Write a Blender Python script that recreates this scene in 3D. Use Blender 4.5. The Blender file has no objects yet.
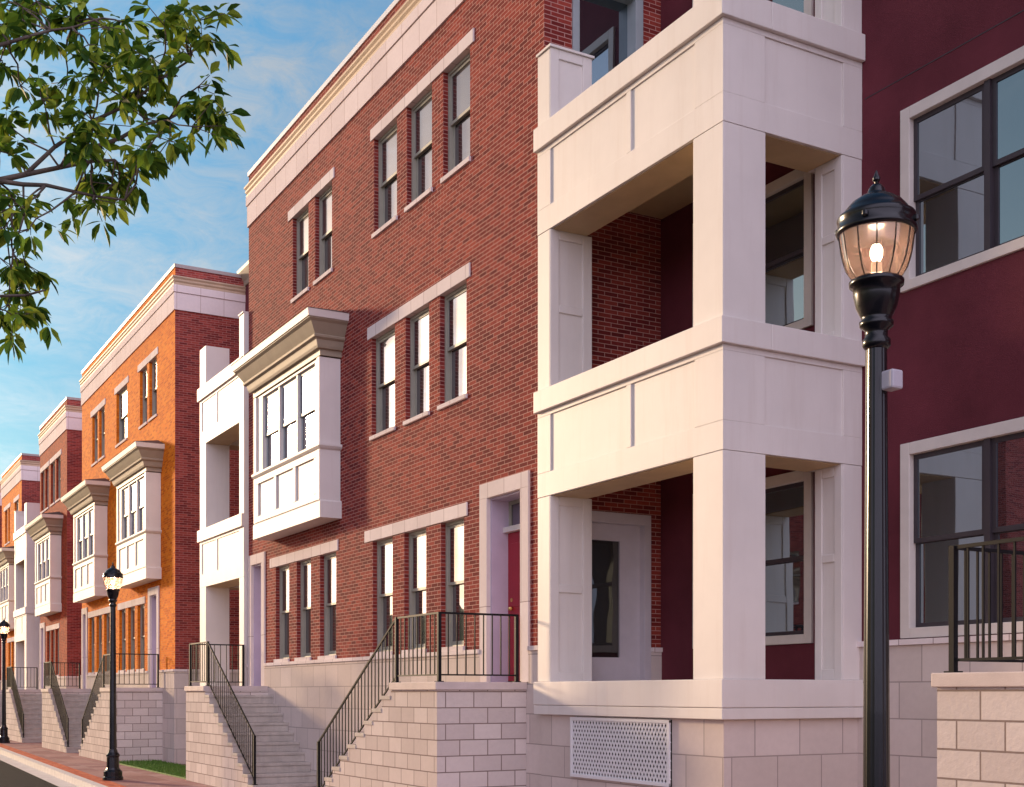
import bpy, bmesh, math, random
from mathutils import Vector, Matrix
random.seed(11)
R = math.radians
scene = bpy.context.scene
COL = scene.collection

# ------------------------------------------------------------------ materials
def mat_new(name):
    m = bpy.data.materials.new(name); m.use_nodes = True
    nt = m.node_tree
    return m, nt, nt.nodes, nt.links, nt.nodes['Principled BSDF']

def col4(c): return (c[0], c[1], c[2], 1.0)

def noise(N, L, vec, scale, detail=4, rough=.55):
    n = N.new('ShaderNodeTexNoise'); n.inputs['Scale'].default_value = scale
    n.inputs['Detail'].default_value = detail; n.inputs['Roughness'].default_value = rough
    if vec is not None: L.new(vec, n.inputs['Vector'])
    return n

def ramp(N, L, fac, stops):
    r = N.new('ShaderNodeValToRGB'); el = r.color_ramp.elements
    el[0].position, el[0].color = stops[0][0], col4(stops[0][1])
    el[1].position, el[1].color = stops[-1][0], col4(stops[-1][1])
    for p, c in stops[1:-1]:
        e = el.new(p); e.color = col4(c)
    L.new(fac, r.inputs['Fac']); return r

def mix(N, L, mode, fac, a, b):
    m = N.new('ShaderNodeMix'); m.data_type = 'RGBA'; m.blend_type = mode
    if isinstance(fac, (int, float)): m.inputs[0].default_value = fac
    else: L.new(fac, m.inputs[0])
    for i, v in ((6, a), (7, b)):
        if isinstance(v, tuple): m.inputs[i].default_value = col4(v)
        else: L.new(v, m.inputs[i])
    return m.outputs[2]

def brick_mat(name, c1, c2, c3, mortar, bw=.205, bh=.0575, ms=.0048, bump=.35, rough=.85, tint=None, tscale=.25, grain=60, gb=.15, var=1.0):
    m, nt, N, L, B = mat_new(name)
    uv = N.new('ShaderNodeUVMap')
    b = N.new('ShaderNodeTexBrick'); L.new(uv.outputs[0], b.inputs['Vector'])
    b.inputs['Scale'].default_value = 1
    b.inputs['Brick Width'].default_value = bw; b.inputs['Row Height'].default_value = bh
    b.inputs['Mortar Size'].default_value = ms; b.inputs['Mortar Smooth'].default_value = .15
    b.inputs['Color1'].default_value = (0, 0, 0, 1); b.inputs['Color2'].default_value = (1, 1, 1, 1)
    b.inputs['Mortar'].default_value = (.5, .5, .5, 1); b.offset = .5
    cr = ramp(N, L, b.outputs['Color'], [(0, c1), (.55, c2), (1, c3)])
    c = cr.outputs[0]
    n1 = noise(N, L, uv.outputs[0], 14, 3)
    c = mix(N, L, 'MULTIPLY', .45*var, c, ramp(N, L, n1.outputs['Fac'], [(.3, (.72, .72, .72)), (.7, (1.2, 1.2, 1.2))]).outputs[0])
    if tint:
        n2 = noise(N, L, uv.outputs[0], tscale, 5, .6)
        f = ramp(N, L, n2.outputs['Fac'], [(.43, (0, 0, 0)), (.68, (1, 1, 1))])
        c = mix(N, L, 'MULTIPLY', f.outputs[0], c, tint)
    n4 = noise(N, L, uv.outputs[0], .9, 6, .7)
    c = mix(N, L, 'MULTIPLY', .5*(.45+.55*var), c, ramp(N, L, n4.outputs['Fac'], [(.3, (.78, .76, .76)), (.65, (1.08, 1.08, 1.08))]).outputs[0])
    mm = mix(N, L, 'MIX', b.outputs['Fac'], c, mortar)
    L.new(mm, B.inputs['Base Color']); B.inputs['Roughness'].default_value = rough
    B.inputs['Specular IOR Level'].default_value = .08
    n3 = noise(N, L, uv.outputs[0], grain, 4)
    inv = N.new('ShaderNodeMath'); inv.operation = 'MULTIPLY_ADD'
    L.new(b.outputs['Fac'], inv.inputs[0]); inv.inputs[1].default_value = -1; inv.inputs[2].default_value = 1
    ad = N.new('ShaderNodeMath'); ad.operation = 'MULTIPLY_ADD'
    L.new(n3.outputs['Fac'], ad.inputs[0]); ad.inputs[1].default_value = gb*3; L.new(inv.outputs[0], ad.inputs[2])
    bp = N.new('ShaderNodeBump'); bp.inputs['Strength'].default_value = bump; bp.inputs['Distance'].default_value = .012
    L.new(ad.outputs[0], bp.inputs['Height']); L.new(bp.outputs[0], B.inputs['Normal'])
    return m

def plain_mat(name, c, rough=.6, var=.12, scale=3, bump=.05, metal=0, spec=.4, bscale=80, dirt=None, coat=0):
    m, nt, N, L, B = mat_new(name)
    tc = N.new('ShaderNodeTexCoord'); v = tc.outputs['Object']
    n = noise(N, L, v, scale, 6, .6)
    lo = tuple(x*(1-var) for x in c); hi = tuple(min(1, x*(1+var)) for x in c)
    cc = ramp(N, L, n.outputs['Fac'], [(.32, lo), (.68, hi)]).outputs[0]
    if dirt:
        mp = N.new('ShaderNodeMapping'); L.new(v, mp.inputs[0]); mp.inputs['Scale'].default_value = (5, 5, .35)
        n2 = noise(N, L, mp.outputs[0], 1.6, 5, .65)
        f = ramp(N, L, n2.outputs['Fac'], [(.5, (0, 0, 0)), (.78, (.55, .55, .55))])
        cc = mix(N, L, 'MIX', f.outputs[0], cc, dirt)
    L.new(cc, B.inputs['Base Color']); B.inputs['Roughness'].default_value = rough
    B.inputs['Metallic'].default_value = metal; B.inputs['Specular IOR Level'].default_value = spec
    B.inputs['Coat Weight'].default_value = coat
    if bump:
        n3 = noise(N, L, v, bscale, 4)
        bp = N.new('ShaderNodeBump'); bp.inputs['Strength'].default_value = bump; bp.inputs['Distance'].default_value = .01
        L.new(n3.outputs['Fac'], bp.inputs['Height']); L.new(bp.outputs[0], B.inputs['Normal'])
    return m

def glass_mat(name, fac, base=(.018, .022, .024), tint=(1, 1, 1), wav=.02):
    m, nt, N, L, B = mat_new(name)
    out = N['Material Output']
    B.inputs['Base Color'].default_value = col4(base); B.inputs['Roughness'].default_value = .3
    B.inputs['Specular IOR Level'].default_value = .2
    g = N.new('ShaderNodeBsdfGlossy'); g.inputs['Color'].default_value = col4(tint); g.inputs['Roughness'].default_value = .015
    tc = N.new('ShaderNodeTexCoord')
    n = noise(N, L, tc.outputs['Object'], 1.1, 1)
    bp = N.new('ShaderNodeBump'); bp.inputs['Strength'].default_value = wav; bp.inputs['Distance'].default_value = .6
    L.new(n.outputs['Fac'], bp.inputs['Height']); L.new(bp.outputs[0], g.inputs['Normal'])
    mx = N.new('ShaderNodeMixShader'); mx.inputs[0].default_value = fac
    L.new(B.outputs[0], mx.inputs[1]); L.new(g.outputs[0], mx.inputs[2]); L.new(mx.outputs[0], out.inputs[0])
    return m

M = {}
M['brick'] = brick_mat('red_brick', (.15, .022, .020), (.25, .038, .029), (.35, .062, .042), (.48, .27, .23), tint=(.76, .76, .92), tscale=.22)
M['brick_orange'] = brick_mat('orange_brick', (.66, .13, .008), (.88, .22, .010), (.92, .28, .018), (.74, .28, .05), tint=(.86, .80, .85), tscale=.3)
M['brick_side'] = brick_mat('shade_toned_brick', (.17, .028, .027), (.29, .048, .038), (.38, .075, .058), (.40, .20, .17), tint=(.82, .74, .82), tscale=.3)  # shaded side walls: shade put into the colour as a darker wine red
M['brick_brown'] = brick_mat('brown_brick', (.24, .030, .016), (.38, .050, .018), (.46, .075, .026), (.38, .13, .07), tint=(.8, .72, .8), tscale=.3)
M['stone'] = brick_mat('smooth_block', (.58, .50, .45), (.63, .545, .495), (.69, .60, .55), (.36, .30, .27), bw=.61, bh=.385, ms=.007, bump=.2, grain=40, gb=.1, var=.22)
M['block'] = brick_mat('split_block', (.58, .50, .455), (.64, .56, .51), (.71, .625, .57), (.26, .20, .17), bw=.40, bh=.203, ms=.0075, bump=.45, grain=26, gb=.3, var=.22)
M['cast'] = brick_mat('cast_stone', (.72, .63, .60), (.77, .68, .65), (.81, .72, .69), (.40, .30, .28), bw=.46, bh=3.0, ms=.006, bump=.2, grain=50, gb=.1, var=.22)
M['band'] = brick_mat('cornice_stone', (.76, .65, .62), (.80, .69, .66), (.83, .72, .69), (.45, .33, .28), bw=.61, bh=5.0, ms=.006, bump=.15, grain=50, gb=.1, var=.22)
M['mould'] = plain_mat('tan_moulding', (.56, .41, .28), .6, .1)
M['white'] = plain_mat('white_trim', (.73, .68, .63), .55, .06, .8, .05, dirt=(.66, .59, .53))
M['cream'] = plain_mat('cream_trim', (.74, .68, .58), .55, .06, 1.2, .04)
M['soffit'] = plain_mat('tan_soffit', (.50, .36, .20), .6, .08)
M['cop_far'] = plain_mat('weathered_coping', (.34, .28, .26), .5, .08)
M['coping'] = plain_mat('metal_coping', (.80, .80, .80), .35, .04)
M['casing'] = plain_mat('casing', (.66, .60, .54), .55, .06)
M['sash_tan'] = plain_mat('sash_tan', (.36, .35, .28), .5, .08)
M['sash_dark'] = plain_mat('sash_dark', (.045, .036, .042), .4, .1)
M['sash_grey'] = plain_mat('sash_grey', (.32, .36, .37), .45, .08)
M['stucco'] = plain_mat('maroon_stucco', (.125, .026, .036), .9, .22, .9, .5, spec=.2, bscale=120)
M['red'] = plain_mat('red_door', (.36, .015, .03), .35, .06)
M['lav'] = plain_mat('lavender_paint', (.52, .44, .55), .5, .06)
M['doorwhite'] = plain_mat('white_door', (.55, .50, .52), .5, .06)
M['iron'] = plain_mat('black_iron', (.012, .012, .013), .55, .2, spec=.12)
M['post'] = plain_mat('gloss_black', (.006, .006, .008), .26, .3, 6, .0, spec=.35, coat=.15)
M['brass'] = plain_mat('brass', (.7, .5, .18), .3, .05, metal=1)
M['roofb'] = plain_mat('brown_roofing', (.10, .065, .05), .8, .2)
M['step'] = plain_mat('step_concrete', (.47, .42, .37), .8, .14, 4, .3, dirt=(.30, .26, .24))
M['walk'] = brick_mat('pavers', (.32, .17, .15), (.40, .23, .20), (.46, .29, .26), (.34, .25, .23), bw=.6, bh=.6, ms=.012, tint=(.8, .72, .75), tscale=.5)
M['strip'] = brick_mat('red_pavers', (.48, .09, .04), (.58, .13, .055), (.65, .18, .08), (.4, .2, .14), bw=.2, bh=.1, ms=.006)
M['kerb'] = plain_mat('kerb_concrete', (.60, .56, .52), .8, .1, 4, .2)
M['asphalt'] = plain_mat('asphalt', (.014, .014, .018), .95, .25, 8, .5, bscale=200, spec=.08)
M['dirt'] = plain_mat('far_ground', (.10, .12, .05), .95, .3, .4, .3)
M['far_leaf'] = plain_mat('far_foliage', (.045, .075, .025), .9, .5, .6, 0)
M['grass'] = plain_mat('grass', (.10, .20, .03), .8, .4, 20, 0)
M['glass'] = glass_mat('window_glass', .27, tint=(.95, .90, 1), wav=.008)
M['glass_dark'] = glass_mat('dark_window_glass', .36, (.010, .009, .012), tint=(.74, .92, 1), wav=.004)
M['glass_door'] = glass_mat('door_glass', .10, (.012, .009, .008))
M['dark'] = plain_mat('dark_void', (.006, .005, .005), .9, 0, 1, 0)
M['bark'] = plain_mat('bark', (.11, .085, .07), .9, .3, 8, .6, bscale=30)
M['grey_box'] = plain_mat('grey_plastic', (.45, .42, .46), .5, .05)
def leaf_mat():
    m, nt, N, L, B = mat_new('leaf')
    g = N.new('ShaderNodeNewGeometry')
    cr = ramp(N, L, g.outputs['Random Per Island'], [(0, (.026, .075, .013)), (.4, (.07, .15, .018)), (.7, (.18, .30, .028)), (1, (.34, .40, .05))])
    L.new(cr.outputs[0], B.inputs['Base Color']); B.inputs['Roughness'].default_value = .6; B.inputs['Specular IOR Level'].default_value = .15
    t = N.new('ShaderNodeBsdfTranslucent'); L.new(cr.outputs[0], t.inputs[0])
    mx = N.new('ShaderNodeMixShader'); mx.inputs[0].default_value = .35
    L.new(B.outputs[0], mx.inputs[1]); L.new(t.outputs[0], mx.inputs[2]); L.new(mx.outputs[0], N['Material Output'].inputs[0])
    return m
M['leaf'] = leaf_mat()
def globe_mat():
    m, nt, N, L, B = mat_new('lamp_globe')
    tr = N.new('ShaderNodeBsdfTransparent'); tr.inputs[0].default_value = (1, .86, .74, 1)
    tl = N.new('ShaderNodeBsdfTranslucent'); tl.inputs[0].default_value = (1, .66, .55, 1)
    gl = N.new('ShaderNodeBsdfGlossy'); gl.inputs['Roughness'].default_value = .06
    a = N.new('ShaderNodeMixShader'); a.inputs[0].default_value = .13
    L.new(tr.outputs[0], a.inputs[1]); L.new(tl.outputs[0], a.inputs[2])
    b = N.new('ShaderNodeMixShader'); fr = N.new('ShaderNodeFresnel'); fr.inputs[0].default_value = 1.7
    L.new(fr.outputs[0], b.inputs[0])
    L.new(a.outputs[0], b.inputs[1]); L.new(gl.outputs[0], b.inputs[2]); L.new(b.outputs[0], N['Material Output'].inputs[0])
    return m
M['globe'] = globe_mat()
def emit_mat(name, c, s):
    m, nt, N, L, B = mat_new(name)
    B.inputs['Emission Color'].default_value = col4(c); B.inputs['Emission Strength'].default_value = s
    return m
M['bulb'] = emit_mat('lamp_bulb', (1, .88, .74), 16)

# ------------------------------------------------------------------ mesh builder
class MB:
    def __init__(s, T=None): s.v = []; s.f = []; s.T = T; s.smooth = False
    def P(s, p):
        if s.T: p = s.T(*p)
        s.v.append(tuple(p)); return len(s.v)-1
    def quad(s, *pts): s.f.append([s.P(p) for p in pts]); return s
    def box(s, a0, a1, b0, b1, c0, c1):
        i = [s.P((a, b, c)) for a in (a0, a1) for b in (b0, b1) for c in (c0, c1)]
        for q in ((0, 1, 3, 2), (4, 6, 7, 5), (0, 4, 5, 1), (2, 3, 7, 6), (0, 2, 6, 4), (1, 5, 7, 3)):
            s.f.append([i[k] for k in q])
        return s
    def tube(s, p, q, r, n=8, r2=None):
        p, q = Vector(p), Vector(q); d = (q-p).normalized(); r2 = r if r2 is None else r2
        u = d.orthogonal().normalized(); w = d.cross(u)
        A = [s.P(p + (u*math.cos(t)+w*math.sin(t))*r) for t in [2*math.pi*k/n for k in range(n)]]
        B = [s.P(q + (u*math.cos(t)+w*math.sin(t))*r2) for t in [2*math.pi*k/n for k in range(n)]]
        for k in range(n): s.f.append([A[k], A[(k+1) % n], B[(k+1) % n], B[k]])
        s.f.append(A[::-1]); s.f.append(B); return s
    def lathe(s, prof, n=24, c=(0, 0, 0), flute=0, caps=True):
        rings = []
        for r, z in prof:
            rings.append([s.P((c[0]+(r+(flute if k % 2 else 0))*math.cos(2*math.pi*k/n), c[1]+(r+(flute if k % 2 else 0))*math.sin(2*math.pi*k/n), c[2]+z)) for k in range(n)])
        for a, b in zip(rings, rings[1:]):
            for k in range(n): s.f.append([a[k], a[(k+1) % n], b[(k+1) % n], b[k]])
        if caps: s.f.append(rings[0][::-1]); s.f.append(rings[-1])
        return s
    def ring(s, x0, x1, y0, y1, prof):                      # mitred moulding round a rectangle
        rs = []
        for z, p in prof:
            rs.append([s.P(q) for q in ((x0-p, y0-p, z), (x1+p, y0-p, z), (x1+p, y1+p, z), (x0-p, y1+p, z))])
        for a, b in zip(rs, rs[1:]):
            for k in range(4): s.f.append([a[k], a[(k+1) % 4], b[(k+1) % 4], b[k]])
        s.f.append(rs[0][::-1]); s.f.append(rs[-1]); return s
    def wall(s, u0, u1, z0, z1, holes, w=0, rev=.2):        # a wall sheet in (u, w, z) with real openings and reveals
        us = sorted(set([u0, u1]+[h[0] for h in holes]+[h[1] for h in holes]))
        zs = sorted(set([z0, z1]+[h[2] for h in holes]+[h[3] for h in holes]))
        us = [u for u in us if u0 <= u <= u1]; zs = [z for z in zs if z0 <= z <= z1]
        for a, b in zip(us, us[1:]):
            for c, d in zip(zs, zs[1:]):
                mu, mz = (a+b)/2, (c+d)/2
                if any(h[0] < mu < h[1] and h[2] < mz < h[3] for h in holes): continue
                s.quad((a, w, c), (b, w, c), (b, w, d), (a, w, d))
        for h in holes:
            a, b, c, d = h[:4]; r = w-(h[4] if len(h) > 4 else rev)
            c2, d2 = max(c, z0), min(d, z1)
            if d2 <= c2: continue
            s.quad((a, w, c2), (a, r, c2), (a, r, d2), (a, w, d2)); s.quad((b, w, c2), (b, w, d2), (b, r, d2), (b, r, c2))
            if c >= z0: s.quad((a, w, c), (b, w, c), (b, r, c), (a, r, c))
            if d <= z1: s.quad((a, w, d), (a, r, d), (b, r, d), (b, w, d))
        return s
    def build(s, name, m, parent=None, bevel=0, smooth=False):
        root = parent
        off = Vector((0, 0, 0))
        while root is not None:
            off = off + root.location; root = root.parent
        me = bpy.data.meshes.new(name)
        vs = [tuple(Vector(v)-off) for v in s.v]
        me.from_pydata(vs, [], s.f)
        me.materials.append(m)
        bm = bmesh.new(); bm.from_mesh(me)
        bmesh.ops.recalc_face_normals(bm, faces=bm.faces)
        uvl = bm.loops.layers.uv.new('UVMap')
        for f in bm.faces:
            n = f.normal; ax = max(range(3), key=lambda k: abs(n[k]))
            for lp in f.loops:
                w = lp.vert.co + off
                lp[uvl].uv = ((w.y, w.z), (w.x, w.z), (w.x, w.y))[ax]
            f.smooth = smooth
        bm.to_mesh(me); bm.free()
        o = bpy.data.objects.new(name, me); COL.objects.link(o)
        if parent is not None: o.parent = parent
        if bevel:
            b = o.modifiers.new('bevel', 'BEVEL'); b.width = bevel; b.segments = 2; b.limit_method = 'ANGLE'
        return o

def tag(o, label=None, cat=None, group=None, kind=None):
    if label: o['label'] = label
    if cat: o['category'] = cat
    if group: o['group'] = group
    if kind: o['kind'] = kind
    return o
def empty(name, loc, label, cat, group=None):
    o = bpy.data.objects.new(name, None); COL.objects.link(o); o.location = loc; o.empty_display_size = .3
    return tag(o, label, cat, group)

def front(Y): return lambda u, w, z: (u, Y-w, z)            # faces the street (-Y)
def side(X): return lambda u, w, z: (X+w, u, z)             # faces +X

# ------------------------------------------------------------------ windows, doors
def window(root, T, u0, u1, z0, z1, sash='sash_tan', glass='glass', sill=True, dep=.08, name='window', sillm='cast'):
    fw = .04
    m = MB(T)
    a, b = -dep-.11, -dep
    m.box(u0, u0+fw, a, b, z0, z1).box(u1-fw, u1, a, b, z0, z1).box(u0+fw, u1-fw, a, b, z1-fw-.01, z1).box(u0+fw, u1-fw, a, b, z0, z0+fw)
    f = m.build(name, M[sash], root)
    zm = (z0+z1)/2+.02
    i0, i1, j0, j1 = u0+fw, u1-fw, z0+fw, z1-fw-.01
    for nm, lo, hi, w in (('upper_sash', zm-.02, j1, -dep-.02), ('lower_sash', j0, zm+.025, -dep-.065)):
        sw = .042
        s = MB(T)
        s.box(i0, i0+sw, w-.03, w, lo, hi).box(i1-sw, i1, w-.03, w, lo, hi)
        s.box(i0+sw, i1-sw, w-.03, w, hi-sw, hi).box(i0+sw, i1-sw, w-.03, w, lo, lo+sw+(.02 if nm[0] == 'l' else 0))
        s.build(nm, M[sash], f)
        MB(T).box(i0+sw-.005, i1-sw+.005, w-.022, w-.012, lo+sw-.005, hi-sw+.005).build('pane', M[glass], f)
    if sill:
        MB(T).box(u0-.03, u1+.03, -dep, .035, z0-.055, z0+.012).build('sill', M[sillm], f)
    return f

def cased_window(root, T, u0, u1, z0, z1, units, cas=.125, sash='sash_dark', glass='glass_dark', casem='casing'):
    # flat casing on the stucco, dark sash units
    m = MB(T); p = .035
    m.box(u0, u0+cas, -.10, p, z0, z1).box(u1-cas, u1, -.10, p, z0, z1)
    m.box(u0+cas, u1-cas, -.10, p, z1-cas, z1).box(u0+cas, u1-cas, -.10, p, z0, z0+cas*.85)
    c = m.build('window', M[casem], root, bevel=.006)
    a0, a1, b0, b1 = u0+cas, u1-cas, z0+cas*.85, z1-cas
    n = units; mw = .07; uw = (a1-a0-mw*(n-1))/n
    for i in range(n):
        x = a0+i*(uw+mw)
        if i: MB(T).box(x-mw, x, -.10, .0, b0, b1).build('mullion', M[sash], c)
        zm = (b0+b1)/2
        for nm, lo, hi, w in (('upper_sash', zm-.02, b1, -.03), ('lower_sash', b0, zm+.02, -.06)):
            sw = .05; s = MB(T)
            s.box(x, x+sw, w-.03, w, lo, hi).box(x+uw-sw, x+uw, w-.03, w, lo, hi)
            s.box(x+sw, x+uw-sw, w-.03, w, hi-sw, hi).box(x+sw, x+uw-sw, w-.03, w, lo, lo+sw)
            s.build(nm, M[sash], c)
            MB(T).box(x+sw-.005, x+uw-sw+.005, w-.022, w-.012, lo+sw-.005, hi-sw+.005).build('pane', M[glass], c)
    return c

def entry(root, T, u0, u1, z0, ztop, leafm, near=True, rev=.31):
    """cast stone surround u0..u1, recessed door with transom"""
    jw = .22; lt = .21
    i0, i1, it = u0+jw, u1-jw, ztop-lt
    m = MB(T)
    m.box(u0, i0, -rev-.04, .03, z0, it).box(i1, u1, -rev-.04, .03, z0, it).box(u0, u1, -.2, .03, it, ztop)
    m.build('door_surround', M['cast'], root, bevel=.006)
    lin = MB(T)
    lin.box(i0+.002, i0+.03, -rev-.02, -.03, z0, it-.002).box(i1-.03, i1-.002, -rev-.02, -.03, z0, it-.002).box(i0+.03, i1-.03, -rev-.02, -.03, it-.03, it-.002)
    dl = lin.build('door_lining', M['lav'], root)
    i0 += .03; i1 -= .03; tz = z0+2.07
    door = MB(T).box(i0, i1, -rev-.03, -rev+.02, z0+.02, tz)
    for (a, b) in ((z0+.2, z0+.9), (z0+1.05, tz-.15)):
        for q in (0, 1):
            xx0 = i0+.1+q*(i1-i0-.1)/2; xx1 = xx0+(i1-i0-.3)/2
            door.box(xx0, xx1, -rev+.02, -rev+.03, a, b)
    d = door.build('door', M[leafm], root, bevel=.005)
    MB(T).box(i0, i1, -rev-.03, -rev+.10, tz+.003, tz+.075).build('transom_bar', M['white'], root)
    tr = MB(T).box(i0, i0+.05, -rev-.03, -rev+.01, tz+.075, it-.03).box(i1-.05, i1, -rev-.03, -rev+.01, tz+.075, it-.03)
    tr.box(i0+.05, i1-.05, -rev-.03, -rev+.01, it-.08, it-.03)
    t = tr.build('transom_window', M['sash_tan'], root)
    MB(T).box(i0+.05, i1-.05, -rev-.02, -rev-.01, tz+.075, it-.08).build('pane', M['glass'], t)
    if near:
        h = MB(); c = T(i0+.12, -rev+.05, z0+1.02)
        h.lathe([(.0, -.03), (.03, -.02), (.036, 0), (.03, .02), (0, .03)], 12, c)
        h.tube(T(i0+.12, -rev+.02, z0+1.02), T(i0+.12, -rev+.05, z0+1.02), .012)
        h.tube(T(i0+.12, -rev+.02, z0+1.14), T(i0+.12, -rev+.035, z0+1.14), .028, 12)
        h.build('door_handle', M['brass'], d)

def bay(root, Y, x0, x1, zb, trim='white', dz=0, glass='glass'):
    """projecting bay: lower panels, triple sash window, flaring cornice"""
    pf = .37; Yf = Y-pf; T = front(Yf)
    zs, zh, zt = zb+1.20, zb+2.70, zb+2.74
    wx0, wx1 = x0+.45, x1-.30
    m = MB(T)
    m.wall(x0, x1, zb+.02, zt, [(wx0, wx1, zs+.03, zh)], 0, .12)
    m.quad((x1, 0, zb+.02), (x1, -pf+.01, zb+.02), (x1, -pf+.01, zt), (x1, 0, zt))
    m.quad((x0, 0, zb+.02), (x0, 0, zt), (x0, -pf+.01, zt), (x0, -pf+.01, zb+.02))
    m.quad((x0, 0, zb+.02), (x1, 0, zb+.02), (x1, -pf+.01, zb+.02), (x0, -pf+.01, zb+.02))
    b = m.build('bay_window', M[trim], root)
    # trim: base band, sill band, corner boards, lower panels
    t = MB()
    t.ring(x0, x1, Yf, Y-.02, [(zb-.06, .0), (zb-.06, .035), (zb+.22, .035), (zb+.25, .015), (zb+.25, 0)])
    t.build('base_band', M[trim], b)
    t = MB(); t.ring(x0, x1, Yf, Y-.02, [(zs-.07, 0), (zs-.05, .03), (zs-.01, .06), (zs+.03, .06), (zs+.03, 0)])
    t.build('sill_band', M[trim], b)
    t = MB(T)
    for (a, c) in ((x0, x0+.14), (x1-.14, x1)): t.box(a, c, 0, .034, zb+.25, zs-.07).box(a, c, 0, .034, zs+.03, zt)
    t.build('corner_board', M[trim], b)
    t = MB(T); n = 3; a0 = x0+.14; a1 = x1-.14; st = .13; pw = (a1-a0-st*(n+1))/n
    t.box(a0, a1, 0, .034, zb+.25, zb+.37).box(a0, a1, 0, .034, zs-.19, zs-.07)
    for i in range(n+1): t.box(a0+i*(pw+st), a0+i*(pw+st)+st, 0, .0338, zb+.37, zs-.19)
    t.build('panel_frame', M[trim], b, bevel=.006)
    # three sash units
    mw = .07; n = 3; uw = (wx1-wx0-mw*(n-1))/n; zm = (zs+.03+zh)/2-.03
    for i in range(n):
        x = wx0+i*(uw+mw)
        s = MB(T)
        for lo, hi, w in ((zm-.02, zh, -.05), (zs+.03, zm+.03, -.085)):
            sw = .05
            s.box(x, x+sw, w-.03, w, lo, hi).box(x+uw-sw, x+uw, w-.03, w, lo, hi)
            s.box(x+sw, x+uw-sw, w-.03, w, hi-sw, hi).box(x+sw, x+uw-sw, w-.03, w, lo, lo+sw)
            MB(T).box(x+sw-.005, x+uw-sw+.005, w-.022, w-.012, lo+sw-.005, hi-sw+.005).build('pane', M[glass], b)
        s.build('sash', M['sash_grey'], b)
        if i: MB(T).box(x-mw, x, -.12, -.01, zs+.03, zh).build('mullion', M['white'], b)
    z = zt+.02
    MB().ring(x0, x1, Yf, Y-.02, [(z, 0), (z, .03), (z+.10, .035), (z+.11, .09), (z+.15, .11), (z+.24, .14), (z+.27, .19), (z+.30, .20), (z+.32, .18), (z+.40, .23), (z+.50, .29), (z+.54, .34), (z+.56, .34), (z+.56, .1)]).build('bay_cornice', M['mould_bay'], b)
    MB().ring(x0, x1, Yf, Y-.02, [(z+.56, .0), (z+.56, .36), (z+.68, .385), (z+.68, 0)]).build('bay_fascia', M[trim], b)
    r = MB(); p = .395
    A = [(x0-p, Yf-p, z+.685), (x1+p, Yf-p, z+.685), (x1+p, Y-.01, z+.685), (x0-p, Y-.01, z+.685)]
    Bq = [(x0+.1, Y-.05, z+.86), (x1-.1, Y-.05, z+.86)]
    r.quad(A[0], A[1], Bq[1], Bq[0]); r.f.append([r.P(A[1]), r.P(A[2]), r.P(Bq[1])]); r.f.append([r.P(A[3]), r.P(A[0]), r.P(Bq[0])])
    r.quad(*A)
    r.quad(A[2], A[3], Bq[0], Bq[1])
    r.build('bay_roof', M['roofb'], b)
M['mould_bay'] = plain_mat('khaki_cornice', (.37, .31, .225), .55, .08)

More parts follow.
